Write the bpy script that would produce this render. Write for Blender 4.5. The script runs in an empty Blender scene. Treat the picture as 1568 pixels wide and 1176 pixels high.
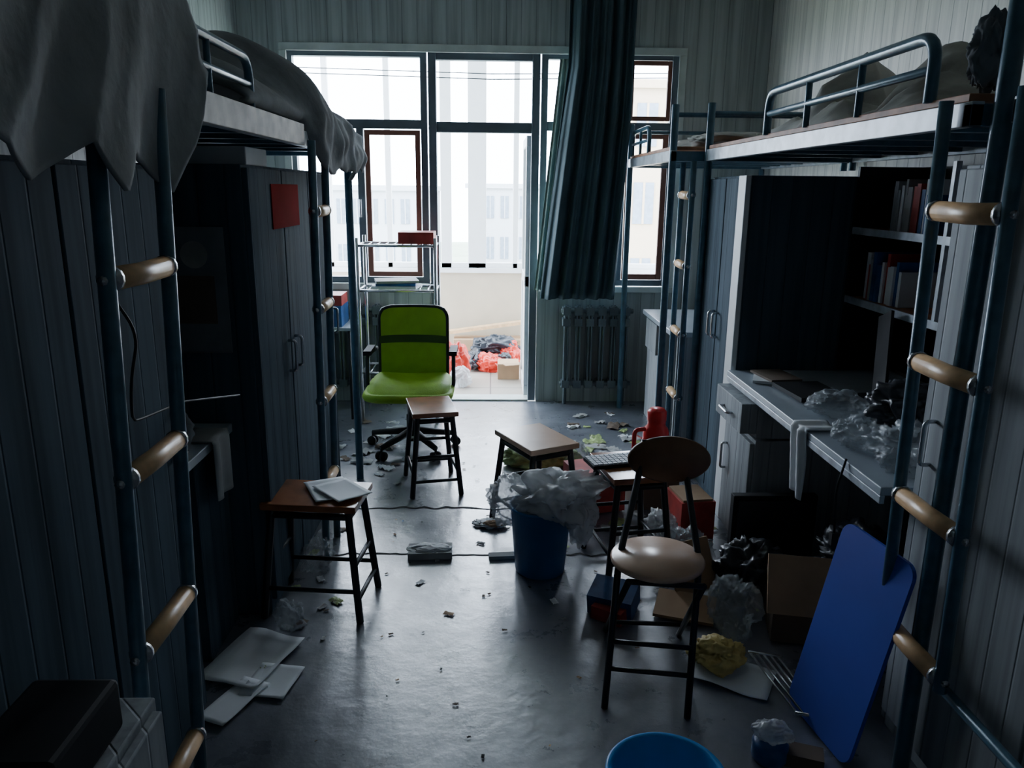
import bpy, bmesh, math, random
from mathutils import Vector, Matrix, noise
random.seed(7)
S=bpy.context.scene
COL=S.collection
# ------------------------------------------------------------ materials
def nt(name):
    m=bpy.data.materials.new(name); m.use_nodes=True
    n=m.node_tree; b=n.nodes['Principled BSDF']
    return m,n,b
def mat(name,col,rough=.5,metal=0,var=.25,nscale=6,bump=.0,bscale=30,alpha=1,trans=0,spec=.5,sub=0):
    m,n,b=nt(name)
    tc=n.nodes.new('ShaderNodeTexCoord')
    ns=n.nodes.new('ShaderNodeTexNoise'); ns.inputs['Scale'].default_value=nscale; ns.inputs['Detail'].default_value=6
    n.links.new(tc.outputs['Object'],ns.inputs['Vector'])
    r=n.nodes.new('ShaderNodeValToRGB')
    r.color_ramp.elements[0].position=.3; r.color_ramp.elements[1].position=.7
    r.color_ramp.elements[0].color=(*[c*(1-var) for c in col],1)
    r.color_ramp.elements[1].color=(*[min(1,c*(1+var*.3)) for c in col],1)
    n.links.new(ns.outputs['Fac'],r.inputs['Fac']); n.links.new(r.outputs['Color'],b.inputs['Base Color'])
    b.inputs['Roughness'].default_value=rough; b.inputs['Metallic'].default_value=metal
    b.inputs['Specular IOR Level'].default_value=spec
    b.inputs['Alpha'].default_value=alpha
    b.inputs['Transmission Weight'].default_value=trans
    if bump>0:
        n2=n.nodes.new('ShaderNodeTexNoise'); n2.inputs['Scale'].default_value=bscale; n2.inputs['Detail'].default_value=5
        n.links.new(tc.outputs['Object'],n2.inputs['Vector'])
        bp=n.nodes.new('ShaderNodeBump'); bp.inputs['Strength'].default_value=bump; bp.inputs['Distance'].default_value=.02
        n.links.new(n2.outputs['Fac'],bp.inputs['Height']); n.links.new(bp.outputs['Normal'],b.inputs['Normal'])
    return m
def panelmat(name,col,freq=9,rough=.45,groove=.35,streak=.35,spec=.5):
    m,n,b=nt(name); L=n.links.new
    tc=n.nodes.new('ShaderNodeTexCoord'); sp=n.nodes.new('ShaderNodeSeparateXYZ'); L(tc.outputs['Object'],sp.inputs[0])
    a=n.nodes.new('ShaderNodeMath'); a.operation='ADD'; L(sp.outputs[0],a.inputs[0]); L(sp.outputs[1],a.inputs[1])
    mu=n.nodes.new('ShaderNodeMath'); mu.operation='MULTIPLY'; mu.inputs[1].default_value=freq; L(a.outputs[0],mu.inputs[0])
    fr=n.nodes.new('ShaderNodeMath'); fr.operation='FRACT'; L(mu.outputs[0],fr.inputs[0])
    rp=n.nodes.new('ShaderNodeValToRGB'); e=rp.color_ramp.elements
    e[0].position=0; e[0].color=(0,0,0,1); e[1].position=.05; e[1].color=(1,1,1,1)
    x=e.new(.95); x.color=(1,1,1,1); x=e.new(1.0); x.color=(0,0,0,1)
    L(fr.outputs[0],rp.inputs[0])
    mp=n.nodes.new('ShaderNodeMapping'); mp.inputs['Scale'].default_value=(26,26,1.1); L(tc.outputs['Object'],mp.inputs[0])
    ns=n.nodes.new('ShaderNodeTexNoise'); ns.inputs['Scale'].default_value=1; ns.inputs['Detail'].default_value=7; L(mp.outputs[0],ns.inputs['Vector'])
    r2=n.nodes.new('ShaderNodeValToRGB'); r2.color_ramp.elements[0].position=.35; r2.color_ramp.elements[1].position=.6
    r2.color_ramp.elements[0].color=(*[c*(1-streak) for c in col],1); r2.color_ramp.elements[1].color=(*col,1)
    L(ns.outputs['Fac'],r2.inputs[0])
    mx=n.nodes.new('ShaderNodeMix'); mx.data_type='RGBA'; mx.blend_type='MULTIPLY'
    inv=n.nodes.new('ShaderNodeMath'); inv.operation='SUBTRACT'; inv.inputs[0].default_value=1; L(rp.outputs[0],inv.inputs[1])
    sc=n.nodes.new('ShaderNodeMath'); sc.operation='MULTIPLY'; sc.inputs[1].default_value=groove*1.3; L(inv.outputs[0],sc.inputs[0])
    L(sc.outputs[0],mx.inputs[0]); L(r2.outputs[0],mx.inputs[6]); mx.inputs[7].default_value=(.25,.28,.3,1)
    L(mx.outputs[2],b.inputs['Base Color'])
    bp=n.nodes.new('ShaderNodeBump'); bp.inputs['Strength'].default_value=.35; bp.inputs['Distance'].default_value=.006
    L(rp.outputs[0],bp.inputs['Height']); L(bp.outputs[0],b.inputs['Normal'])
    b.inputs['Roughness'].default_value=rough; b.inputs['Specular IOR Level'].default_value=spec
    return m
def floormat():
    m,n,b=nt('worn_concrete'); L=n.links.new
    tc=n.nodes.new('ShaderNodeTexCoord')
    ns=n.nodes.new('ShaderNodeTexNoise'); ns.inputs['Scale'].default_value=2.6; ns.inputs['Detail'].default_value=10; ns.inputs['Roughness'].default_value=.7
    L(tc.outputs['Object'],ns.inputs['Vector'])
    r=n.nodes.new('ShaderNodeValToRGB'); r.color_ramp.elements[0].position=.34; r.color_ramp.elements[1].position=.66
    r.color_ramp.elements[0].color=(.085,.095,.12,1); r.color_ramp.elements[1].color=(.22,.24,.285,1)
    L(ns.outputs['Fac'],r.inputs[0]); L(r.outputs[0],b.inputs['Base Color'])
    n2=n.nodes.new('ShaderNodeTexNoise'); n2.inputs['Scale'].default_value=5; n2.inputs['Detail'].default_value=9; n2.inputs['Roughness'].default_value=.7
    L(tc.outputs['Object'],n2.inputs['Vector'])
    r2=n.nodes.new('ShaderNodeMapRange'); r2.inputs[1].default_value=.35; r2.inputs[2].default_value=.65; r2.inputs[3].default_value=.24; r2.inputs[4].default_value=.42
    L(n2.outputs['Fac'],r2.inputs[0]); L(r2.outputs[0],b.inputs['Roughness'])
    n3=n.nodes.new('ShaderNodeTexNoise'); n3.inputs['Scale'].default_value=11; n3.inputs['Detail'].default_value=9; n3.inputs['Roughness'].default_value=.6
    L(tc.outputs['Object'],n3.inputs['Vector'])
    bp=n.nodes.new('ShaderNodeBump'); bp.inputs['Strength'].default_value=.22; bp.inputs['Distance'].default_value=.012
    L(n3.outputs['Fac'],bp.inputs['Height']); L(bp.outputs[0],b.inputs['Normal'])
    b.inputs['Specular IOR Level'].default_value=1.0; b.inputs['IOR'].default_value=1.6
    b.inputs['Coat Weight'].default_value=.8; b.inputs['Coat Roughness'].default_value=.27
    L(bp.outputs[0],b.inputs['Coat Normal'])
    return m
def tilemat():
    m,n,b=nt('balcony_tile'); L=n.links.new
    tc=n.nodes.new('ShaderNodeTexCoord'); br=n.nodes.new('ShaderNodeTexBrick'); L(tc.outputs['Object'],br.inputs['Vector'])
    br.offset=0; br.inputs['Scale'].default_value=1; br.inputs['Brick Width'].default_value=.4; br.inputs['Row Height'].default_value=.4; br.inputs['Mortar Size'].default_value=.006
    br.inputs['Color1'].default_value=(.4,.36,.3,1); br.inputs['Color2'].default_value=(.38,.34,.29,1); br.inputs['Mortar'].default_value=(.15,.13,.12,1)
    L(br.outputs['Color'],b.inputs['Base Color']); b.inputs['Roughness'].default_value=.4
    return m
M=dict(
 floor=floormat(), tile=tilemat(),
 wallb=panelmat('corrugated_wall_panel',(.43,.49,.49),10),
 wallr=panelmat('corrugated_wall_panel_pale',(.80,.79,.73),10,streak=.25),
 ceil=mat('ceiling_paint',(.72,.73,.72),.8),
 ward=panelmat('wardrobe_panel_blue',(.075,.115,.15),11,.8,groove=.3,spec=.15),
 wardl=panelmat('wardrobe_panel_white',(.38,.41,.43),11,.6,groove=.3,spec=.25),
 wstripe=mat('wardrobe_edge_strip',(.7,.74,.76),.45,var=.1),
 frame=mat('window_frame_grey',(.14,.18,.22),.4),
 trim=mat('window_trim_pale',(.62,.7,.68),.5),
 redfr=mat('window_frame_rust',(.25,.1,.07),.5),
 white=mat('white_pvc',(.7,.71,.71),.4,var=.05),
 cream=mat('balcony_cream_paint',(.5,.42,.31),.6,var=.1),
 metal=mat('bed_metal_teal',(.075,.17,.24),.28,.1,var=.3,nscale=25),
 metall=mat('bed_rail_pale',(.5,.56,.62),.35,.1,var=.45,nscale=14),
 dark=mat('dark_metal',(.03,.035,.04),.35,.3),
 blk=mat('black_plastic',(.015,.017,.02),.6,spec=.25),
 dowel=mat('ladder_dowel_wood',(.82,.52,.27),.35,var=.3,nscale=20),
 ply=mat('plywood_edge',(.46,.2,.1),.6,var=.5,nscale=12),
 board=mat('bed_board_pale',(.68,.64,.58),.6,var=.5,nscale=14),
 seatw=mat('stool_seat_brown',(.40,.15,.06),.22,var=.4,nscale=9,spec=.8),
 seatp=mat('stool_seat_pale',(.68,.46,.33),.25,var=.15),
 backw=mat('chair_back_wood',(.2,.10,.05),.4,var=.4,nscale=9),
 green=mat('green_mesh_fabric',(.38,.66,.03),.6,var=.2,nscale=8,bump=.2,bscale=200),
 greend=mat('green_fabric_dark',(.06,.12,.02),.7),
 curt=mat('curtain_dark_teal',(.045,.09,.115),.8,var=.3,nscale=4),
 curtl=mat('sheer_curtain_green',(.35,.5,.46),.8,var=.3),
 rad=mat('radiator_paint',(.13,.17,.19),.45,.1,var=.4),
 cloth=mat('grey_cloth',(.32,.34,.35),.9,var=.3,nscale=7,bump=.3,bscale=14),
 cloth2=mat('duvet_grey_blue',(.2,.22,.24),.9,var=.35,nscale=6,bump=.3,bscale=12),
 cloth3=mat('clothes_warm_grey',(.5,.49,.45),.85,var=.55,nscale=4,bump=.3,bscale=12),
 bagw=mat('plastic_bag_white',(.88,.9,.92),.22,var=.1,alpha=.6,bump=.35,bscale=12),
 bagc=mat('plastic_bag_clear',(.6,.66,.7),.2,var=.25,alpha=.32,bump=.5,bscale=16),
 bagy=mat('plastic_bag_yellow',(.8,.62,.2),.4,bump=.3,bscale=20),
 bagr=mat('plastic_bag_red',(.75,.04,.02),.35,bump=.4,bscale=20),
 baggr=mat('wrapper_green',(.5,.65,.25),.4,var=.6,nscale=20,bump=.5),
 bagb=mat('plastic_bag_black',(.03,.035,.045),.35,bump=.4,bscale=14),
 blue=mat('blue_plastic',(.015,.16,.42),.35),
 basin=mat('blue_basin_plastic',(.01,.3,.8),.3,var=.15),
 bboard=mat('blue_board',(.08,.12,.62),.5,var=.12,nscale=3),
 card=mat('cardboard',(.45,.29,.17),.8),
 cardd=mat('cardboard_dark',(.15,.11,.08),.8),
 redbox=mat('red_packaging',(.5,.06,.05),.5,var=.5,nscale=10),
 poster=mat('red_poster_paper',(.35,.02,.02),.95,var=.2,spec=.05),
 multi=mat('printed_packaging_blue',(.04,.14,.4),.4,var=.6,nscale=10),
 paper=mat('paper_white',(.8,.83,.86),.7,var=.08),
 paperd=mat('paper_grey',(.45,.46,.46),.8,var=.3),
 desk=mat('desk_laminate',(.42,.48,.54),.3,var=.15),
 red=mat('red_thermos_plastic',(.7,.02,.02),.3,var=.1),
 chrome=mat('steel_rod',(.6,.62,.65),.25,.9),
 key=mat('keyboard_key',(.7,.74,.78),.5),
 bld=mat('building_render_white',(.46,.48,.51),.9,var=.05),
 bldb=mat('building_render_beige',(.48,.38,.27),.9,var=.05),
 bwin=mat('building_window_glass',(.17,.22,.28),.3),
 grass=mat('outside_ground',(.28,.34,.24),.9,nscale=.2),
 crack=mat('floor_crack_dark',(.02,.022,.026),.9),
)
# ------------------------------------------------------------ mesh builder
def fillet(pts,r,n=6,closed=False):
    pts=[Vector(p) for p in pts]; out=[]; N=len(pts)
    for i,p in enumerate(pts):
        if not closed and i in (0,N-1): out.append(p); continue
        a=pts[i-1]; c=pts[(i+1)%N]
        d1=(a-p); d2=(c-p); rr=min(r,d1.length*.49,d2.length*.49)
        s=p+d1.normalized()*rr; e=p+d2.normalized()*rr
        for k in range(n+1):
            t=k/n; out.append(s*(1-t)**2+p*2*t*(1-t)+e*t*t)
    return out
class MB:
    def __init__(s): s.v=[];s.f=[];s.mi=[];s.sm=[];s.mats=[]
    def add(s,vs,fs,m,smooth=False):
        m=M[m]
        if m not in s.mats: s.mats.append(m)
        k=s.mats.index(m); o=len(s.v)
        s.v+= [Vector(v) for v in vs]
        for f in fs: s.f.append([i+o for i in f]); s.mi.append(k); s.sm.append(smooth)
        return s
    def box(s,a,b,m):
        x0,y0,z0=[min(a[i],b[i]) for i in range(3)]; x1,y1,z1=[max(a[i],b[i]) for i in range(3)]
        vs=[(x0,y0,z0),(x1,y0,z0),(x1,y1,z0),(x0,y1,z0),(x0,y0,z1),(x1,y0,z1),(x1,y1,z1),(x0,y1,z1)]
        return s.add(vs,[(0,3,2,1),(4,5,6,7),(0,1,5,4),(1,2,6,5),(2,3,7,6),(3,0,4,7)],m)
    def obox(s,c,size,R,m):
        c=Vector(c); vs=[]
        for z in(-.5,.5):
            for x,y in((-.5,-.5),(.5,-.5),(.5,.5),(-.5,.5)):
                vs.append(c+R@Vector((x*size[0],y*size[1],z*size[2])))
        return s.add(vs,[(0,3,2,1),(4,5,6,7),(0,1,5,4),(1,2,6,5),(2,3,7,6),(3,0,4,7)],m)
    def tube(s,pts,r,m,n=10,closed=False,radii=None):
        pts=[Vector(p) for p in pts]; N=len(pts); vs=[];fs=[]
        up=None
        for i,p in enumerate(pts):
            if closed: t=pts[(i+1)%N]-pts[i-1]
            else: t=pts[min(i+1,N-1)]-pts[max(i-1,0)]
            t.normalize()
            if up is None:
                up=Vector((0,0,1)) if abs(t.z)<.9 else Vector((1,0,0))
            up=(up-t*up.dot(t)).normalized(); w=t.cross(up)
            rr=radii[i] if radii else r
            for k in range(n):
                a=2*math.pi*k/n; vs.append(p+up*math.cos(a)*rr+w*math.sin(a)*rr)
        for i in range(N if closed else N-1):
            j=(i+1)%N
            for k in range(n):
                fs.append((i*n+k,i*n+(k+1)%n,j*n+(k+1)%n,j*n+k))
        if not closed:
            fs.append(tuple(range(n))[::-1]); fs.append(tuple((N-1)*n+k for k in range(n)))
        return s.add(vs,fs,m,True)
    def lathe(s,prof,c,m,n=40,sx=1,sy=1,R=None):
        c=Vector(c); vs=[];fs=[]
        for r,z in prof:
            for k in range(n):
                a=2*math.pi*k/n; p=Vector((r*math.cos(a)*sx,r*math.sin(a)*sy,z))
                vs.append(c+(R@p if R else p))
        for i in range(len(prof)-1):
            for k in range(n): fs.append((i*n+k,i*n+(k+1)%n,(i+1)*n+(k+1)%n,(i+1)*n+k))
        return s.add(vs,fs,m,True)
    def blob(s,c,r,m,seed=0,amp=.3,f=1.4,sub=5,flat=None,R=None):
        bm=bmesh.new(); bmesh.ops.create_icosphere(bm,subdivisions=sub,radius=1)
        c=Vector(c); off=Vector((seed*3.1,seed*1.7,seed*.9)); vs=[]
        for v in bm.verts:
            d=v.co.normalized()
            q=d*f*.8+off; q=q+Vector((noise.noise(q*1.3),noise.noise(q*1.3+Vector((5,2,1))),noise.noise(q*1.3+Vector((1,9,1)))))*.8
            k=1+amp*.8*noise.noise(q)+amp*.9*(.22-abs(noise.noise(q*1.9)))+amp*.35*(.2-abs(noise.noise(q*4.1)))
            p=Vector((d.x*r[0]*k,d.y*r[1]*k,d.z*r[2]*k))
            if R: p=R@p
            p+=c
            if flat is not None and p.z<flat: p.z=flat+.001
            vs.append(p)
        fs=[[v.index for v in f.verts] for f in bm.faces]; bm.free()
        return s.add(vs,fs,m,True)
    def grid(s,fn,nu,nv,m,thick=0,smooth=True):
        vs=[];fs=[]
        for j in range(nv+1):
            for i in range(nu+1): vs.append(Vector(fn(i/nu,j/nv)))
        w=nu+1
        for j in range(nv):
            for i in range(nu): fs.append((j*w+i,j*w+i+1,(j+1)*w+i+1,(j+1)*w+i))
        return s.add(vs,fs,m,smooth)
    def done(s,name,bevel=0,solid=0,origin=True,sub=0):
        me=bpy.data.meshes.new(name)
        mn=Vector([min(v[i] for v in s.v) for i in range(3)]); mx=Vector([max(v[i] for v in s.v) for i in range(3)])
        o=Vector(((mn.x+mx.x)/2,(mn.y+mx.y)/2,mn.z)) if origin else Vector((0,0,0))
        me.from_pydata([tuple(v-o) for v in s.v],[],s.f)
        for m in s.mats: me.materials.append(m)
        for p,k,sm in zip(me.polygons,s.mi,s.sm): p.material_index=k; p.use_smooth=sm
        bm=bmesh.new(); bm.from_mesh(me); bmesh.ops.recalc_face_normals(bm,faces=bm.faces); bm.to_mesh(me); bm.free()
        ob=bpy.data.objects.new(name,me); ob.location=o; COL.objects.link(ob)
        if solid:
            d=ob.modifiers.new('solid','SOLIDIFY'); d.thickness=solid; d.offset=0
        if bevel:
            d=ob.modifiers.new('bevel','BEVEL'); d.width=bevel; d.segments=2; d.limit_method='ANGLE'; d.angle_limit=math.radians(50)
        return ob
def RZ(d): return Matrix.Rotation(math.radians(d),3,'Z')
def RX(d): return Matrix.Rotation(math.radians(d),3,'X')
def RY(d): return Matrix.Rotation(math.radians(d),3,'Y')
# ------------------------------------------------------------ room
XL,XR,YF,YB,H=-1.70,1.90,-1.2,5.6,3.0
MB().box((XL-.1,YF-.1,-.1),(XR+.1,YB,0),'floor').done('floor',origin=False)
MB().box((XL-.1,YF-.1,H),(XR+.1,YB+.15,H+.1),'ceil').done('ceiling')
MB().box((XL-.12,YF-.1,0),(XL,YB+.15,H),'wallb').done('wall_left',origin=False)
MB().box((XR,YF-.1,0),(XR+.12,YB+.15,H),'wallr').done('wall_right',origin=False)
MB().box((XL,YF-.12,0),(XR,YF,H),'wallb').done('wall_front',origin=False)
b=MB()
b.box((XL,YB,0),(-1.40,YB+.15,H),'wallb'); b.box((1.30,YB,0),(XR,YB+.15,H),'wallb')
b.box((-1.40,YB,2.47),(1.30,YB+.15,H),'wallb'); b.box((-1.40,YB,0),(-.44,YB+.15,.88),'wallb'); b.box((.34,YB,0),(1.30,YB+.15,.86),'wallb')
b.done('wall_back',origin=False)
b=MB()
for a,c in (((-1.43,YB-.02,2.44),(1.33,YB+.0,2.49)),((-1.43,YB-.02,.86),(-1.38,YB,2.44)),((1.28,YB-.02,.84),(1.33,YB,2.44)),((-1.43,YB-.04,.84),(-.45,YB,.885)),((.35,YB-.04,.83),(1.33,YB,.87))):
    b.box(a,c,'trim')
b.done('trim_1',bevel=.004)
def frame(b,x0,x1,z0,z1,w,y0,y1,m):
    b.box((x0,y0,z0),(x0+w,y1,z1),m); b.box((x1-w,y0,z0),(x1,y1,z1),m)
    b.box((x0+w,y0,z0),(x1-w,y1,z0+w),m); b.box((x0+w,y0,z1-w),(x1-w,y1,z1),m)
y0,y1=YB+.03,YB+.09
b=MB(); frame(b,-1.40,-.445,.88,2.46,.045,y0,y1,'frame'); b.box((-1.355,y0,1.95),(-.49,y1,2.01),'frame')
b.box((-.94,y0,.925),(-.89,y1,1.95),'frame'); frame(b,-.88,-.495,.93,1.94,.035,y0-.02,y0,'redfr')
b.tube([(-.92,y0-.02,1.35),(-.92,y0-.045,1.35),(-.92,y0-.045,1.47)],.008,'chrome')
b.done('window_1',bevel=.004)
b=MB(); frame(b,.345,1.29,.87,2.46,.045,y0,y1,'frame'); b.box((.39,y0,1.95),(1.245,y1,2.01),'frame')
b.box((.53,y0,.915),(.58,y1,2.41),'frame'); b.box((.90,y0,.915),(.95,y1,2.41),'frame')
frame(b,.95,1.24,.92,1.94,.04,y0-.025,y0,'redfr'); frame(b,.95,1.24,2.02,2.41,.03,y0-.025,y0,'redfr')
b.done('window_2',bevel=.004)
b=MB(); b.box((-.435,y0-.02,0),(-.38,y1,2.46),'frame'); b.box((.28,y0-.02,0),(.335,y1,2.46),'frame')
b.box((-.38,y0,2.40),(.28,y1,2.46),'frame'); b.box((-.38,y0,1.93),(.28,y1,2.0),'frame')
xx=.29
b.box((xx-.04,y1,.02),(xx,y1+.62,.1),'white'); b.box((xx-.04,y1,.85),(xx,y1+.62,.93),'white'); b.box((xx-.04,y1,1.85),(xx,y1+.62,1.92),'white')
b.box((xx-.04,y1,.1),(xx,y1+.07,1.85),'white'); b.box((xx-.04,y1+.55,.1),(xx,y1+.62,1.85),'white'); b.box((xx-.03,y1+.07,.1),(xx-.01,y1+.55,.85),'white')
b.done('door_1',bevel=.004)
MB().box((-.38,y0-.03,0),(.28,y1+.06,.012),'trim').done('trim_2')
# balcony
BY=7.35
MB().box((-2.3,YB+.15,-.1),(2.6,BY+.12,0),'tile').done('balcony_floor',origin=False)
b=MB().box((-2.3,BY,0),(2.6,BY+.12,.78),'cream'); b.box((-2.3,BY-.03,.78),(2.6,BY+.15,.82),'white'); b.done('balcony_parapet_wall')
MB().box((-2.3,YB+.15,2.85),(2.6,BY+.12,2.95),'ceil').done('balcony_ceiling')
b=MB()
for x,w in((-2.2,.06),(-1.5,.05),(-.95,.05),(-.42,.1),(-.13,.17),(.23,.05),(.75,.05),(1.1,.05),(1.75,.05),(2.5,.06)):
    b.box((x-w/2,BY+.02,.82),(x+w/2,BY+.08,2.85),'white')
b.box((-2.3,BY+.02,.82),(2.6,BY+.08,.87),'white'); b.box((-2.3,BY+.02,2.78),(2.6,BY+.08,2.85),'white'); 
b.done('window_3',bevel=.004)
b=MB()
b.tube([(-2.2,6.4,2.42),(0,6.4,2.38),(2.5,6.4,2.43)],.004,'dark',6); b.tube([(-2.2,6.7,2.5),(0,6.7,2.46),(2.5,6.7,2.5)],.004,'dark',6)
b.done('clothes_line')
MB().box((-120,9,-9.2),(120,160,-9),'grass').done('ground',origin=False)
def building(x0,x1,y,d,z1,m,nx,nz,name='apartment_building'):
    b=MB().box((x0,y,-9),(x1,y+d,z1),m); b.box((x0-.2,y-.2,z1),(x1+.2,y+d+.2,z1+.3),m)
    W=(x1-x0)/nx; hh=(z1+9)/nz
    for i in range(nx):
        for j in range(nz):
            cx=x0+W*(i+.5); cz=-9+hh*(j+.55)
            b.box((cx-W*.28,y-.06,cz-hh*.27),(cx+W*.28,y,cz+hh*.27),'bwin')
            b.box((cx-W*.03,y-.09,cz-hh*.27),(cx+W*.03,y-.06,cz+hh*.27),m)
    b.done(name)
building(-11,-3.6,46,10,1.4,'bld',8,4); building(-1.5,5.2,52,10,1.6,'bld',7,4); building(5.1,12,30,8,5.2,'bldb',5,5)
# ------------------------------------------------------------ beds
def guard(b,x,ya,yb,z0,z1,r=.013,mid=True):
    b.tube(fillet([(x,ya,z0),(x,ya,z1),(x,yb,z1),(x,yb,z0)],.07),r,'metal')
    if mid: b.tube([(x,ya,(z0+z1)/2),(x,yb,(z0+z1)/2)],r*.75,'metal')
    n=max(2,int((yb-ya)/.3))
    for i in range(1,n): b.tube([(x,ya+(yb-ya)*i/n,z0),(x,ya+(yb-ya)*i/n,z1)],r*.7,'metal')
def bed(xf,xw,ya,yb,rail='metall',near=1,far=1,ztop=1.98,board='ply',heads=(1,1)):
    b=MB(); s=1 if xf<xw else -1
    b.box((xf,ya,1.70),(xf+s*.03,yb,1.755),rail); b.box((xw-s*.03,ya,1.70),(xw,yb,1.755),rail)
    b.box((xf,ya,1.70),(xw,ya+.03,1.75),'metal'); b.box((xf,yb-.03,1.70),(xw,yb,1.75),'metal')
    n=7
    for i in range(1,n): 
        y=ya+(yb-ya)*i/n; b.box((xf+s*.03,y-.015,1.71),(xw-s*.03,y+.015,1.74),'metal')
    b.box((xf+s*.01,ya+.03,1.757),(xw-s*.01,yb-.03,1.775),board)
    for on,y,h in((near,ya+.02,heads[0]),(far,yb-.02,heads[1])):
        x=xf+s*.015
        if on: b.tube([(x,y,0),(x,y,ztop)],.02,'metal',12)
        b.tube([(xw-s*.02,y,1.66),(xw-s*.02,y,ztop)],.018,'metal',12)
        if h and on: b.tube([(x,y,ztop-.05),(xw-s*.02,y,ztop-.05)],.012,'metal')
    return b
b=bed(-.70,-1.66,-.3,1.86,board='board',far=0,heads=(1,0)); guard(b,-.715,.2,1.3,1.755,1.98); b.done('loft_bed',bevel=.002)
b=bed(-.70,-1.66,1.92,4.02,board='board',ztop=1.80,near=0,heads=(0,0)); guard(b,-.715,1.75,2.44,1.77,1.915)
b.box((-.7,1.92,1.70),(-.690,3.0,1.775),'board')
b.done('loft_bed',bevel=.002)
b=bed(1.09,1.87,1.82,4.07,near=0); guard(b,1.10,2.02,3.2,1.77,1.93,.016); b.tube([(1.14,1.78,0),(1.14,1.78,2.6)],.022,'metal',12)
b.done('loft_bed',bevel=.002)
b=bed(.93,1.87,4.13,5.44); guard(b,.945,4.8,5.35,1.77,1.92); b.done('loft_bed',bevel=.002)
b=bed(1.12,1.87,-.3,1.72,far=0); b.tube([(1.115,.6,.37),(1.115,1.62,.37)],.014,'metal'); b.done('loft_bed',bevel=.002)
def ladder(x0,xb,ya,yb,zs,ztop,zbot,r=.016,slack=0,dr=.022):
    b=MB()
    def X(z): return x0+(xb-x0)*(1.75-z)/1.75
    for y in(ya,yb): b.tube([(X(ztop),y,ztop),(X(1.0),y,1.0),(X(zbot),y,zbot)],r,'metal',12)
    for z in zs:
        x=X(z)
        b.tube([(x,ya-.02,z),(x,yb+.02,z)],.009,'chrome',8)
        b.tube([(x,ya+.012,z),(x,(ya+yb)/2,z-.003),(x,yb-.012,z)],dr,'dowel',14)
        for yy in (ya+.014,yb-.014): b.tube([(x,yy-.006,z),(x,yy+.006,z)],dr+.002,'chrome',14)
    b.done('bed_ladder')
ladder(-.675,-.735,1.40,1.67,[1.385,1.0,.62,.23],1.74,0)
ladder(-.675,-.70,3.04,3.27,[1.46,1.08,.70,.33],1.72,.0)
ladder(1.065,1.10,1.60,1.88,[1.51,1.14,.78,.41],1.76,.38,dr=.024)
ladder(1.045,1.045,4.10,4.33,[1.53,1.16,.79,.43],1.70,.0)
# ------------------------------------------------------------ wardrobes
def wardrobe(name,xf,xw,ya,yb,z1,m,doors=2,z0=0,edge=None):
    s=1 if xf<xw else -1
    b=MB().box((xf+s*.02,ya,z0),(xw,yb,z1),m)
    w=(yb-ya)/doors
    for i in range(doors):
        b.box((xf,ya+w*i+.006,z0+.06),(xf+s*.02,ya+w*(i+1)-.006,z1-.01),m)
        yh=ya+w*(i+.88 if i%2==0 else i+.12)
        b.tube(fillet([(xf,yh,.85),(xf-s*.03,yh,.85),(xf-s*.03,yh,.97),(xf,yh,.97)],.015,4),.006,'chrome',8)
    if edge: b.box((xf-.004*s,ya-.004,z0),(xf+s*.02,ya+.10,z1),edge)
    return b.done(name,bevel=.003)
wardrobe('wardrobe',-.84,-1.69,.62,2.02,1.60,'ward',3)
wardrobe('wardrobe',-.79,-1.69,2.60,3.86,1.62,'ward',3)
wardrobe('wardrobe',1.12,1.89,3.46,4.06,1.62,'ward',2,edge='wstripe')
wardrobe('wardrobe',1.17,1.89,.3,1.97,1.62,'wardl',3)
b=MB().box((-1.69,2.03,.72),(-.90,2.59,.75),'desk'); b.box((-1.69,2.03,0),(-.95,2.05,.72),'ward'); b.box((-1.69,2.30,0),(-.93,2.585,.72),'ward')
b.done('desk',bevel=.003)
b=MB().box((-.83,.95,0),(-.64,1.30,.60),'wardl'); b.box((-.64,.97,.42),(-.62,1.28,.585),'wardl'); b.box((-.64,.97,.22),(-.62,1.28,.40),'wardl'); b.box((-.64,.97,.03),(-.62,1.28,.20),'wardl')
for z in(.5,.31,.12): b.tube(fillet([(-.62,1.08,z),(-.60,1.08,z),(-.60,1.2,z),(-.62,1.2,z)],.015,4),.006,'chrome',8)
b.done('drawer_cabinet',bevel=.004)
b=MB().box((1.095,1.99,.725),(1.86,3.44,.75),'desk'); b.box((1.095,1.99,.70),(1.11,3.44,.725),'metall')
b.box((1.12,3.06,.0),(1.80,3.43,.53),'wardl'); b.box((1.10,3.07,.03),(1.12,3.42,.515),'wardl')
b.box((1.12,3.06,.54),(1.80,3.43,.70),'wardl'); b.box((1.05,3.065,.56),(1.12,3.425,.69),'wardl')
b.tube(fillet([(1.05,3.18,.62),(1.025,3.18,.62),(1.025,3.3,.62),(1.05,3.3,.62)],.015,4),.006,'chrome',8)
b.tube(fillet([(1.10,3.37,.3),(1.075,3.37,.3),(1.075,3.37,.42),(1.10,3.37,.42)],.015,4),.006,'chrome',8)
b.box((1.2,1.99,0),(1.85,2.01,.725),'wardl'); b.done('desk',bevel=.003)
b=MB()
for z in(1.08,1.38): b.box((1.60,2.03,z),(1.87,3.41,z+.02),'ply'); b.box((1.59,2.03,z-.005),(1.60,3.41,z+.025),'metall')
b.box((1.595,2.70,1.10),(1.615,2.72,1.66),'metall'); b.box((1.6,2.0,.76),(1.88,2.02,1.66),'dark'); b.box((1.6,3.42,.76),(1.88,3.44,1.66),'dark'); b.box((1.87,2.02,.76),(1.885,3.42,1.66),'dark')
b.done('wall_shelf')
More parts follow.
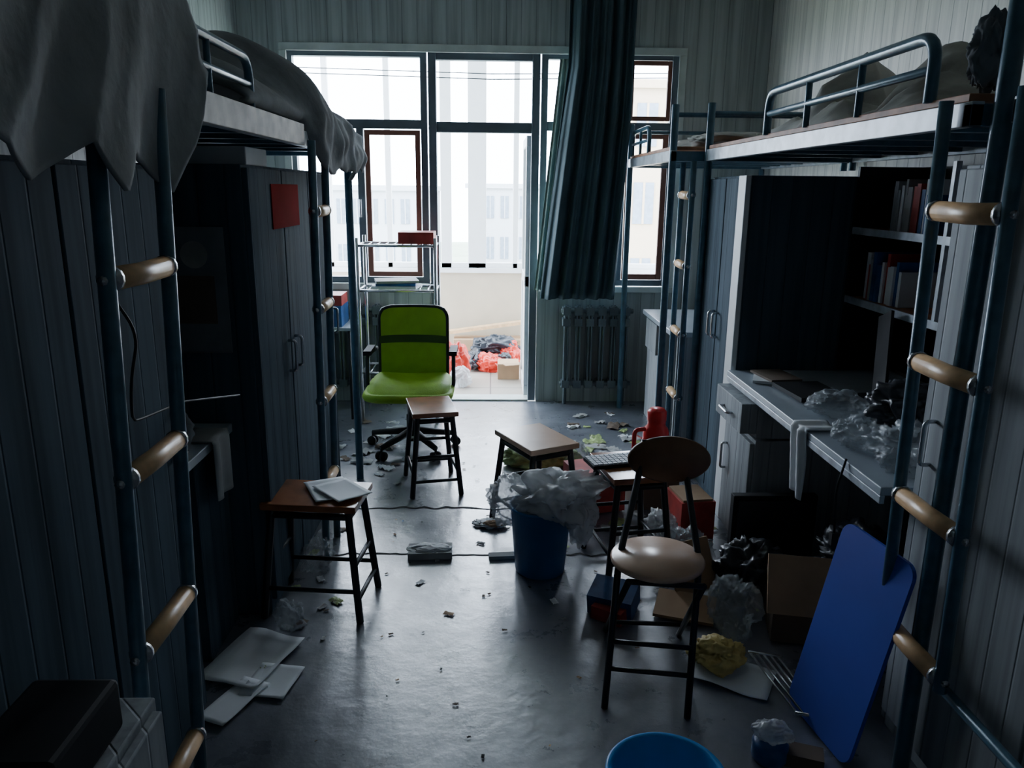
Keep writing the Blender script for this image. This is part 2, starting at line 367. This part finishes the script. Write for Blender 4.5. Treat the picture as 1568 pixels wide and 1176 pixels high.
b=MB().box((1.06,4.40,.72),(1.84,5.3,.75),'desk'); b.box((1.1,4.42,0),(1.8,4.44,.72),'wardl'); b.box((1.10,4.9,0),(1.8,5.28,.72),'wardl'); b.box((1.08,4.92,.5),(1.1,5.26,.7),'wardl'); b.done('desk',bevel=.003)
MB().box((-.789,2.86,1.40),(-.786,3.25,1.56),'poster').done('red_poster')
b=MB().box((-1.10,2.594,1.0),(-.88,2.598,1.42),'cloth2'); b.lathe([(.001,0),(.04,0),(.045,.002)],(-.98,2.593,1.33),'cloth3',24,R=RX(90)); b.box((-1.05,2.590,1.1),(-.92,2.594,1.26),'cardd'); b.done('portrait_poster')
b=MB().box((-1.1,2.7,1.62),(-.82,2.95,1.68),'paper'); b.done('cardboard_box',bevel=.004)
# ------------------------------------------------------------ textiles
hem=[(.45,1.60),(.9,1.58),(1.08,1.62),(1.20,1.555),(1.34,1.62),(1.44,1.535),(1.50,1.61),(1.60,1.59),(1.70,1.535),(1.78,1.64),(1.84,1.78)]
def hz(y):
    for (a,za),(c,zc) in zip(hem,hem[1:]):
        if y<=c: 
            t=(y-a)/(c-a); return za+(zc-za)*t
    return hem[-1][1]
def cl(u,v):
    y=.45+1.39*u
    nn=noise.noise(Vector((y*3.4+v*.9,v*.8,3)))
    fold=.035*nn+.014*(.4-abs(noise.noise(Vector((y*7+v*3,v*1.5,9))))*2)
    top=2.03+.07*noise.noise(Vector((y*3,0,2)))-.12*max(0,(u-.9))/.1
    if v<.45:
        t=v/.45; x=-1.45+ (1.45-.68)*t; z=top-.03*(1-t)+.12*math.sin(t*math.pi)+.06*noise.noise(Vector((x*5,y*5,1)))*(1-t)
        return (x,y,z)
    t=(v-.45)/.55; z=(top)*(1-t)+hz(y)*t
    yy=y+.05*noise.noise(Vector((y*4,t*3,6)))*t
    return (-.66+fold*(.3+t)+.015*t*(1-t),yy,z)
MB().grid(cl,130,80,'cloth').done('draped_blanket',solid=.006)
def duv(u,v):
    y=2.35+1.80*u
    hgt=(.08+.24*math.sin(min(1,max(0,u*1.1))*math.pi)**.6)*(.85+.8*noise.noise(Vector((y*2.9,v*2.5,5))))
    over=max(0,min(1,(u-.38)/.12))
    xe=-.72+.045*over
    if v<.72:
        t=v/.72; x=-1.6+(1.6+xe)*t; z=1.79+hgt*max(0,math.sin((.15+.85*t)*math.pi*.985))**.45+.055*noise.noise(Vector((x*6,y*6,1)))*(1-t)
        return (x,y,z)
    t=(v-.72)/.28; z0=1.79+hgt*math.sin(math.pi*.985)**.45
    drop=(z0-1.79)+(.17+.09*noise.noise(Vector((y*6,0,2))))*over
    return (xe+.035*noise.noise(Vector((y*9,t*2,4)))*over+.02*math.sin(t*3.1),y,z0-drop*t)
MB().grid(duv,100,70,'cloth2').done('crumpled_duvet',solid=.01)
def clo(u,v):
    y=2.15+1.55*u; x=1.18+.58*v
    e=min(1,min(u,1-u,v,1-v)*7)
    k=.02+.10*max(0,noise.noise(Vector((x*3.2,y*3.2,8)))+.3)+.24*max(0,1-abs(y-3.1)/.22-abs(x-1.42)/.25)**.8+.15*max(0,1-abs(y-2.62)/.22-abs(x-1.5)/.25)**.7
    k+=.04*(.3-abs(noise.noise(Vector((x*8+y*3,y*6,3)))))
    return (x,y,1.782+max(0,k)*e)
MB().grid(clo,110,70,'cloth3').done('pile_of_clothes',solid=.006)
b=MB().blob((1.17,1.90,1.87),(.05,.045,.085),'cloth2',3,.5,flat=1.777); b.done('cloth_bundle')
b=MB().blob((1.4,4.8,1.82),(.3,.4,.06),'cloth3',5,.3,flat=1.777); b.done('folded_quilt')
# curtain
def cu(u,v):
    z=2.85-(2.85-.80)*v
    L=.51+(.35-.51)*max(0,(v-.25)/.75)**.9; R=.94-.02*v-.08*max(0,v-.4)
    uu=u+.02*math.sin(u*17+v)
    x=L+(R-L)*u
    return (x,5.42+.04*math.sin(uu*30+v*1.2)*(.7+.3*math.sin(u*11))+.012*math.sin(u*67+v*4),z)
MB().grid(cu,180,40,'curt').done('window_curtain',solid=.004)
def cu2(u,v):
    z=2.4-(1.55)*v; L=.46-.15*v; x=L+.10*u
    return (x,5.52+.012*math.sin(u*20),z)
MB().grid(cu2,30,20,'curtl').done('sheer_curtain',solid=.002)
b=MB().tube([(-1.5,5.43,2.86),(1.5,5.43,2.86)],.015,'metall')
for x in(-1.4,1.4): b.tube([(x,5.43,2.86),(x,5.6,2.86)],.01,'metall')
b.done('curtain_rod')
def radiator(x0,n,name='radiator'):
    b=MB()
    for i in range(n):
        x=x0+i*.086
        for y in(5.50,5.55):
            b.box((x-.018,y-.012,.14),(x-.004,y+.012,.74),'rad'); b.box((x+.004,y-.012,.14),(x+.018,y+.012,.74),'rad')
        for z in(.16,.70,.62): b.box((x-.03,5.487,z-.03),(x+.03,5.565,z+.03),'rad')
    b.tube([(x0-.04,5.525,.16),(x0+n*.086-.03,5.525,.16)],.018,'rad'); b.tube([(x0-.04,5.525,.70),(x0+n*.086-.03,5.525,.70)],.018,'rad')
    b.tube([(x0,5.525,0),(x0,5.525,.16)],.014,'rad'); b.tube([(x0+(n-1)*.086,5.525,0),(x0+(n-1)*.086,5.525,.16)],.014,'rad')
    b.done(name,bevel=.005)
radiator(-1.25,6); radiator(.55,6)
# ------------------------------------------------------------ stools
def stool(cx,cy,rot,L=.34,W=.24,h=.45,seat='seatw',name='wooden_stool'):
    b=MB(); R=RZ(rot); C=Vector((cx,cy,0))
    b.obox(C+Vector((0,0,h-.0125)),(L,W,.025),R,seat)
    tops=[];bots=[]
    for sx,sy in((-1,-1),(1,-1),(1,1),(-1,1)):
        tp=C+R@Vector((sx*(L/2-.035),sy*(W/2-.03),h-.025)); bt=C+R@Vector((sx*(L/2+.005),sy*(W/2+.01),.0))
        tops.append(tp);bots.append(bt); b.tube([tp,bt],.014,'dark',8)
    for k in range(4):
        for f in ((.06,.72) if k%2==0 else (.06,.5,.8)):
            p=tops[k].lerp(bots[k],f); q=tops[(k+1)%4].lerp(bots[(k+1)%4],f); b.tube([p,q],.009 if f>.1 else .013,'dark',8)
    return b.done(name,bevel=.004)
stool(-.64,2.69,-6,.35,.25); stool(-.31,3.90,102,.33,.235); stool(.21,3.37,117,.35,.25,seat='seatp'); stool(.58,3.0,100,.33,.25)
def sheet(c,sx,sy,rot,name='paper_sheet',m='paper',curl=.01,seed=1):
    R=RZ(rot)
    def f(u,v):
        p=R@Vector(((u-.5)*sx,(v-.5)*sy,0)); e=max(abs(u-.5),abs(v-.5))*2
        return (c[0]+p.x,c[1]+p.y,c[2]+.002+curl*e**3*(.5+.5*noise.noise(Vector((u*2+seed,v*2,seed)))))
    return MB().grid(f,10,10,m).done(name,solid=.001)
sheet((-.60,2.71,.451),.15,.21,25); sheet((-.55,2.69,.456),.14,.2,40,seed=3)
# ------------------------------------------------------------ folding chair
b=MB()
lt=fillet([(.515,2.43,.745),(.495,2.40,.63),(.40,2.17,.44),(.355,2.05,.0)],.05); rt=fillet([(.66,2.43,.745),(.655,2.40,.63),(.645,2.15,.44),(.60,2.0,.0)],.05)
b.tube(lt,.011,'dark'); b.tube(rt,.011,'dark')
l2=[(.41,2.05,.43),(.42,2.48,.0)]; r2=[(.625,2.02,.43),(.68,2.45,.0)]
b.tube(l2,.010,'dark'); b.tube(r2,.010,'dark')
b.tube([lt[-1].lerp(Vector(lt[-2]),.3),rt[-1].lerp(Vector(rt[-2]),.3)],.008,'dark')
b.tube([(.375,2.10,.2),(.618,2.06,.2)],.008,'dark'); b.tube([(.418,2.39,.09),(.67,2.37,.09)],.008,'dark'); b.tube([(.41,2.05,.43),(.625,2.02,.43)],.009,'dark')
b.lathe([(.0005,.0),(.128,.0),(.142,.008),(.144,.018),(.138,.026),(.0005,.028)],(.515,2.15,.437),'seatp',48)
Rb=RZ(-4)@RX(76)
b.lathe([(.0005,-.009),(.13,-.009),(.138,0),(.13,.009),(.0005,.009)],(.595,2.405,.685),'backw',48,1,.56,Rb)
b.done('folding_chair')
# ------------------------------------------------------------ green office chair
b=MB(); cx,cy=-.475,4.50
def back(off):
    def f(u,v):
        a=(u-.5)*2; c=(v-.5)*2
        k=1-.10*max(0,(abs(c)-.75)/.25)**2
        x=a*.208*k; z=.61+c*.235*(1-.06*max(0,(abs(a)-.7)/.3)**2)
        return (cx+x, cy+.20+.07*(z-.45)-.04*a*a+off, z)
    return f
b.grid(back(0),20,24,'green'); b.grid(back(.018),20,24,'green')
edge=[]
g=back(.009)
for i in range(20): edge.append(g(i/20,0))
for i in range(24): edge.append(g(1,i/24))
for i in range(20): edge.append(g(1-i/20,1))
for i in range(24): edge.append(g(0,1-i/24))
b.tube(edge,.011,'dark',8,True)
b.grid(lambda u,v:(lambda p:(p[0],p[1]-.004,p[2]))(back(0)(u,.53+v*.10)),16,3,'greend')
def seat(u,v):
    a=(u-.5)*2;c=(v-.5)*2
    k=1-.1*max(0,(abs(c)-.7)/.3)**2
    return (cx+a*.235*k, cy-.06+c*.24*(1-.1*max(0,(abs(a)-.7)/.3)**2), .445-.05*max(0,-c-.4)**1.5*2-.025*max(0,(max(abs(a),abs(c))-.8)/.2)**2+.012*a*a)
b.grid(seat,20,20,'green'); b.grid(lambda u,v:(seat(u,v)[0],seat(u,v)[1],.385),20,20,'greend')
e=[seat(i/20,0) for i in range(20)]+[seat(1,i/20) for i in range(20)]+[seat(1-i/20,1) for i in range(20)]+[seat(0,1-i/20) for i in range(20)]
b.tube([(p[0],p[1],.395) for p in e],.026,'green',8,True)
for s in(-1,1):
    b.tube(fillet([(cx+s*.20,cy-.05,.395),(cx+s*.255,cy-.05,.40),(cx+s*.255,cy-.03,.59),(cx+s*.23,cy+.20,.59)],.04),.012,'dark')
    b.obox((cx+s*.252,cy+.05,.605),(.045,.2,.026),RZ(0),'blk')
    b.tube([(cx+s*.1,cy+.1,.39),(cx+s*.1,cy+.24,.42),(cx+s*.1,cy+.245,.57)],.012,'dark')
b.tube([(cx,cy,.39),(cx,cy,.22)],.028,'chrome'); b.tube([(cx,cy,.22),(cx,cy,.09)],.035,'dark'); b.obox((cx,cy,.375),(.2,.2,.03),RZ(0),'blk')
for k in range(5):
    a=k*math.tau/5+.3; d=Vector((math.cos(a),math.sin(a),0)); c=Vector((cx,cy,0))
    b.tube([c+Vector((0,0,.12)),c+d*.27+Vector((0,0,.075))],.02,'blk',8,radii=[.026,.016])
    q=c+d*.27; n=d.cross(Vector((0,0,1)))
    for s in(-1,1): b.tube([q+n*s*.008+Vector((0,0,.028)),q+n*s*.025+Vector((0,0,.028))],.028,'blk',14)
    b.tube([q+Vector((0,0,.03)),q+Vector((0,0,.08))],.008,'dark',8)
b.done('office_chair')
# ------------------------------------------------------------ metal rack near window
b=MB()
for x in(-.86,-.36):
    for y in(5.02,5.32): b.tube([(x,y,0),(x,y,1.24)],.011,'chrome',8)
for z in(.35,.90,1.19):
    b.tube([(-.86,5.02,z),(-.36,5.02,z),(-.36,5.32,z),(-.86,5.32,z)],.009,'chrome',8,True)
    for i in range(1,9): b.tube([(-.86+.5*i/9,5.02,z),(-.86+.5*i/9,5.32,z)],.004,'chrome',6)
b.done('wire_shelf_rack')
MB().box((-.6,5.05,1.20),(-.37,5.28,1.275),'redbox').done('shoe_box',bevel=.004)
b=MB()
for i,(m,w) in enumerate((('paper',.3),('multi',.26),('paperd',.28))): b.obox((-.63,5.17,.915+i*.018),(w,.2,.016),RZ(i*9-6),m)
b.done('stack_of_books')
b=MB().box((-1.15,5.1,.62),(-.93,5.45,.64),'desk')
b.box((-1.13,5.14,.64),(-1.0,5.4,.78),'multi'); b.box((-1.12,5.16,.78),(-1.0,5.38,.85),'redbox')
for x in(-1.13,-.95):
    for y in(5.12,5.43): b.tube([(x,y,0),(x,y,.62)],.01,'dark',8)
b.done('side_table_with_boxes')
# ------------------------------------------------------------ bin + bags
b=MB(); b.lathe([(.001,.0),(.10,.0),(.104,.01),(.126,.285),(.132,.287),(.132,.295),(.122,.295),(.099,.015),(.001,.015)],(.21,2.95,0),'blue',40)
b.done('waste_bin')
b=MB(); b.blob((.27,2.95,.335),(.165,.14,.10),'bagw',62,.75,1.3,5); b.blob((.07,3.0,.31),(.08,.08,.09),'bagw',65,.7,1.3,5); b.blob((.37,2.93,.25),(.06,.08,.12),'bagw',66,.6,1.3,5)
b.blob((.27,2.95,.33),(.10,.09,.06),'paper',67,.6,1.6,4)
b.done('plastic_bag')
# basin
b=MB(); b.lathe([(.001,.0),(.095,.0),(.10,.006),(.138,.125),(.150,.13),(.152,.138),(.147,.142),(.134,.136),(.096,.012),(.001,.008)],(.443,1.615,0),'basin',56); b.done('wash_basin')
def rr(c0,cx_,cy_,w,h,r,t,m,name):
    c0=Vector(c0); ex=Vector(cx_).normalized(); ey=Vector(cy_); ey=(ey-ex*ey.dot(ex)).normalized(); n=ex.cross(ey)
    o=[]
    for (qx,qy,a0) in((w-r,r,-90),(w-r,h-r,0),(r,h-r,90),(r,r,180)):
        for k in range(7): a=math.radians(a0+15*k); o.append(c0+ex*(qx+r*math.cos(a))+ey*(qy+r*math.sin(a)))
    N=len(o); vs=o+[p+n*t for p in o]; fs=[tuple(range(N))[::-1],tuple(range(N,2*N))]+[(i,(i+1)%N,(i+1)%N+N,i+N) for i in range(N)]
    return MB().add(vs,fs,m).done(name)
rr((.945,2.08,.006),(.05,-.31,.0),(.13,.0,.60),.31,.61,.04,.012,'bboard','folding_table_top')
b=MB().box((.70,3.56,0),(.94,3.78,.20),'cardd'); b.box((.695,3.555,.17),(.945,3.785,.2),'card'); b.done('cardboard_box',bevel=.003)
b=MB(); b.lathe([(.001,.0),(.062,.0),(.066,.01),(.066,.17),(.058,.20),(.045,.215),(.045,.235),(.048,.24),(.048,.285),(.035,.30),(.001,.302)],(.83,3.66,.201),'red',36)
b.tube(fillet([(.77,3.64,.40),(.715,3.625,.40),(.715,3.625,.25),(.77,3.64,.25)],.03),.011,'red'); b.done('thermos_flask')
b=MB(); R=RZ(14); c=Vector((.55,3.02,.458)); b.obox(c,(.30,.12,.014),R,'blk')
for i in range(14):
    for j in range(5): b.obox(c+R@Vector((-.137+i*.021,-.046+j*.023,.010)),(.017,.018,.007),R,'key')
b.done('computer_keyboard')
# ------------------------------------------------------------ balcony junk
b=MB(); b.blob((-.30,6.25,.14),(.12,.12,.18),'bagr',2,.4,flat=0); b.blob((-.24,6.05,.07),(.08,.08,.09),'bagw',12,.4,flat=0); b.done('shopping_bag')
b=MB().blob((-.0,6.62,.06),(.13,.11,.09),'bagr',4,.5,flat=0); b.blob((.17,6.85,.09),(.10,.1,.12),'bagr',7,.5,flat=0); b.done('red_plastic_bag')
b=MB().blob((-.14,6.75,.07),(.09,.2,.08),'bagb',8,.5,flat=0); b.blob((.05,6.9,.16),(.2,.1,.10),'bagb',11,.5,flat=0); b.blob((.12,6.66,.1),(.06,.07,.05),'bagb',13,.5,flat=0); b.done('pile_of_shoes')
b=MB().box((.06,6.28,0),(.24,6.5,.13),'card'); b.obox((.17,6.25,.135),(.12,.08,.006),RZ(20),'card'); b.done('cardboard_box')
MB().obox((.0,7.2,.29),(.9,.1,.03),RY(-8),'dowel').done('wooden_plank')
b=MB().box((-.35,7.1,0),(.6,7.33,.18),'card').done('cardboard_box',bevel=.005)
# ------------------------------------------------------------ debris
def bagobj(name,c,r,m,seed,amp=.6,flat=0.0,sub=5): return MB().blob(c,r,m,seed,amp,1.6,sub,flat=flat).done(name)
bagobj('snack_wrapper_bag',(.30,4.25,.05),(.19,.13,.08),'baggr',3); bagobj('plastic_bag',(.50,4.2,.05),(.08,.08,.09),'bagc',4)
b=MB(); b.obox((.52,3.62,.11),(.24,.24,.2),RZ(15),'redbox'); b.obox((.50,3.47,.205),(.24,.10,.01),RZ(15)@RX(-30),'cardd'); b.done('cardboard_box')
b=MB(); b.obox((.92,3.28,.10),(.16,.2,.2),RZ(8),'redbox'); b.obox((.92,3.28,.205),(.14,.18,.01),RZ(8),'card'); b.done('gift_box')
b=MB(); b.obox((.47,2.62,.05),(.17,.13,.09),RZ(-25)@RX(12),'multi'); b.obox((.45,2.56,.03),(.12,.09,.05),RZ(-35),'redbox'); b.done('snack_packet')
bagobj('plastic_bag',(.77,3.2,.07),(.07,.1,.08),'bagw',21); bagobj('plastic_bag',(.82,2.95,.08),(.1,.1,.1),'bagc',22)
bagobj('plastic_bag',(.88,2.47,.08),(.08,.09,.12),'bagc',23); bagobj('yellow_plastic_bag',(.77,2.28,.03),(.085,.07,.05),'bagy',24)
bagobj('black_trash_bag',(1.03,2.72,.10),(.13,.12,.12),'bagb',25); bagobj('black_trash_bag',(1.40,2.6,.14),(.18,.2,.18),'bagb',26)
b=MB(); b.obox((.80,2.76,.11),(.2,.01,.2),RZ(25)@RX(-25),'card'); b.obox((.74,2.60,.025),(.22,.17,.012),RZ(-20)@RX(6),'card'); b.done('torn_cardboard')
b=MB(); b.obox((1.08,2.34,.25),(.26,.012,.2),RZ(-12)@RX(-25),'card'); b.obox((1.15,2.46,.11),(.28,.2,.2),RZ(-12),'cardd'); b.done('cardboard_box')
b=MB().box((1.0,2.92,.03),(1.35,2.96,.34),'blk'); b.box((1.02,2.915,.05),(1.33,2.92,.32),'bagb'); b.box((1.08,2.88,0),(1.28,3.0,.03),'blk'); b.done('computer_monitor',bevel=.005)
sheet((.80,2.20,.0),.25,.17,-30,'paper_sheet','paper',.02,4)
b=MB()
for i in range(5): b.tube([(.895+i*.022,2.32-i*.006,.012),(.925+i*.02,1.98-i*.006,.03)],.004,'chrome',6)
b.tube([(.89,2.32,.014),(.99,2.29,.014)],.006,'chrome',6); b.tube([(.92,1.98,.03),(1.01,1.955,.03)],.006,'chrome',6)
b.done('wire_rack')
b=MB(); b.lathe([(.001,0),(.045,0),(.05,.01),(.05,.05),(.04,.06),(.001,.06)],(.79,1.83,0),'multi',24); b.blob((.80,1.84,.08),(.05,.04,.03),'bagw',31,.4); b.obox((.87,1.81,.02),(.12,.06,.04),RZ(-20),'cardd'); b.done('cleaning_brush')
bagobj('plastic_bag',(1.26,2.14,.81),(.11,.11,.08),'bagc',33,flat=.752); bagobj('plastic_bag',(1.20,2.36,.79),(.07,.08,.05),'bagc',34,flat=.752); bagobj('plastic_bag',(1.30,2.74,.78),(.10,.09,.05),'bagc',36,flat=.752)
b=MB().blob((1.42,2.48,.82),(.13,.15,.11),'bagb',35,.5,flat=.752); b.done('crumpled_jacket')
b=MB(); b.obox((1.30,3.0,.764),(.20,.26,.018),RZ(5),'blk'); b.obox((1.52,2.88,.93),(.012,.10,.36),RX(-24)@RY(10),'blk'); b.obox((1.52,2.88,.762),(.12,.16,.016),RZ(0),'blk'); b.done('tablet_with_stand')
b=MB(); b.obox((1.24,3.26,.758),(.16,.22,.012),RZ(-20),'paper'); b.obox((1.25,3.25,.77),(.14,.2,.01),RZ(8),'cardd'); b.done('stack_of_books')
def hc(u,v):
    y=2.50+.11*u
    if v<.3: return (1.2-.115*v/.3,y+.0,.757+.004*math.sin(u*9))
    t=(v-.3)/.7; return (1.083+.01*math.sin(u*12+t*3),y-.02*t,.755-.25*t*(1-.1*u))
MB().grid(hc,16,24,'paper').done('hanging_towel',solid=.004)
b=MB(); b.tube(fillet([(1.09,2.2,.76),(1.07,2.2,.66),(1.075,2.19,.52)],.03),.004,'blk',6); b.obox((1.075,2.19,.50),(.02,.02,.04),RZ(0),'blk'); b.done('usb_cable')
def books(y0,n,z):
    b=MB(); y=y0
    for i in range(n):
        t=random.uniform(.015,.035); b.box((1.63+random.uniform(0,.02),y,z),(1.8,y+t-.002,z+random.uniform(.14,.22)),random.choice(['cardd','multi','paperd','paper','redbox','wardl'])); y+=t
    b.done('row_of_books')
books(2.06,9,1.401); books(2.9,12,1.401); books(3.05,11,1.101)
b=MB().blob((1.73,2.45,1.18),(.10,.12,.08),'cloth2',37,.4,flat=1.101); b.done('knitted_hat')
b=MB().blob((-1.06,2.26,.83),(.13,.14,.11),'cloth2',41,.4,flat=.752); b.done('crumpled_jacket')
def tw(u,v):
    y=2.36+.15*u
    if v<.3: return (-1.0+.12*v/.3,y,.757)
    t=(v-.3)/.7; return (-.885+.008*math.sin(u*10),y,.755-.2*t)
MB().grid(tw,14,18,'paperd').done('hanging_towel',solid=.004)
sheet((-.80,2.31,0),.22,.30,-18,'paper_sheet','paper',.03,7); sheet((-.70,2.19,.002),.15,.17,-10,'paper_sheet','paper',.008,8); sheet((-.79,2.09,.003),.10,.22,-22,'paper_sheet','paper',.01,9)
bagobj('plastic_bag',(-.72,2.98,.05),(.06,.10,.07),'bagc',43); bagobj('plastic_bag',(-.72,2.5,.05),(.05,.05,.06),'bagc',44)
b=MB().box((-.81,1.0,.601),(-.66,1.22,.70),'blk').done('storage_box',bevel=.01)
b=MB(); pts=[Vector((-.69,1.42,1.35)),Vector((-.66,1.44,1.28)),Vector((-.67,1.41,1.2)),Vector((-.69,1.44,1.12)),Vector((-.76,1.6,1.06)),Vector((-.78,1.9,1.02)),Vector((-.77,2.3,.93))]
b.tube(fillet(pts,.05),.003,'blk',6); b.done('hanging_cable')
b=MB()
def flat(x,y,s,m,k):
    R=RZ(random.uniform(0,180))
    def f(u,v):
        p=R@Vector(((u-.5)*s,(v-.5)*s*.6,0)); return (x+p.x,y+p.y,.004+abs(noise.noise(Vector((u*3+k,v*3,k))))*.035*min(1,s*8))
    b.grid(f,6,5,m)
for k in range(70):
    x=random.choice([random.gauss(-.1,.25),random.gauss(.75,.2),random.gauss(.75,.2)]); y=random.uniform(2.5,4.6)
    flat(max(-.7,min(1.02,x)),y,random.choice([.02,.03,.05,.07,.1]) if x>.4 else random.choice([.015,.02,.03,.04]),random.choice(['paper','paperd','card','baggr','paper','multi','paperd','bagc']),k)
for k in range(22): flat(random.uniform(.55,1.0),random.uniform(4.4,5.3),random.uniform(.05,.14),random.choice(['paper','paperd','card','baggr','baggr','cardd','cardd','cardd','redbox']),k+70)
for k in range(22): flat(random.uniform(-1.0,-.5),random.uniform(4.0,5.1),random.uniform(.05,.14),random.choice(['paper','paperd','cardd','paperd','bagc']),k+100)
for k in range(14): flat(random.uniform(-.78,-.55),random.uniform(2.2,3.4),random.uniform(.02,.06),random.choice(['paper','paperd','cardd','baggr']),k+130)
for k in range(40): flat(random.uniform(-.5,.6),random.uniform(1.8,3.6),random.uniform(.008,.02),random.choice(['cardd','crack','card']),k+160)
b.done('floor_litter')
b=MB(); b.obox((-.26,3.08,.017),(.19,.10,.03),RZ(3),'paperd'); b.blob((-.26,3.08,.03),(.09,.045,.018),'paper',51,.3); b.done('crumpled_newspaper')
b=MB(); b.obox((.06,3.05,.01),(.13,.04,.016),RZ(5),'paperd'); b.done('paper_wrapper')
b=MB(); b.blob((-.0,3.38,.012),(.08,.05,.012),'paper',53,.5,flat=.002); b.blob((.02,3.36,.02),(.05,.03,.012),'card',54,.5); b.done('food_wrapper')
def crack(x0,x1,y,name,amp):
    b=MB(); n=60; vs=[];fs=[]
    for i in range(n+1):
        x=x0+(x1-x0)*i/n; yy=y+amp*noise.noise(Vector((x*3,y,0)))+.02*noise.noise(Vector((x*19,y,3))); w=.005+.010*abs(noise.noise(Vector((x*9,4,y))))
        vs+=[(x,yy-w,.0015),(x,yy+w,.0015)]
    for i in range(n): fs.append((2*i,2*i+2,2*i+3,2*i+1))
    b.add(vs,fs,'crack').done(name)
crack(-.75,.3,3.58,'floor_crack',.06); crack(-.75,.6,3.08,'floor_crack',.03)
# ------------------------------------------------------------ light
w=bpy.data.worlds.new('overcast_sky'); S.world=w; w.use_nodes=True; n=w.node_tree
bg=n.nodes['Background']; tc=n.nodes.new('ShaderNodeTexCoord'); ns=n.nodes.new('ShaderNodeTexNoise'); ns.inputs['Scale'].default_value=2
n.links.new(tc.outputs['Generated'],ns.inputs['Vector'])
r=n.nodes.new('ShaderNodeValToRGB'); r.color_ramp.elements[0].color=(.67,.80,1,1); r.color_ramp.elements[1].color=(.79,.88,1,1)
n.links.new(ns.outputs['Fac'],r.inputs[0]); n.links.new(r.outputs[0],bg.inputs['Color']); bg.inputs['Strength'].default_value=24
l=bpy.data.lights.new('window_portal','AREA'); l.shape='RECTANGLE'; l.size=2.75; l.size_y=2.5; l.cycles.is_portal=True
o=bpy.data.objects.new('window_portal',l); o.location=(-.05,YB+.16,1.23); o.rotation_euler=(math.radians(-90),0,0); COL.objects.link(o)
# ------------------------------------------------------------ camera
cd=bpy.data.cameras.new('camera'); cd.sensor_width=36; cd.lens=27.05; cd.clip_start=.05; cd.clip_end=400
c=bpy.data.objects.new('camera',cd); COL.objects.link(c)
Rm=Matrix.Rotation(math.radians(-1.65),4,'Z')@Matrix.Rotation(math.radians(90-14.2),4,'X')@Matrix.Rotation(math.radians(.6),4,'Z')
c.matrix_world=Matrix.Translation((0,0,1.55))@Rm
S.camera=c
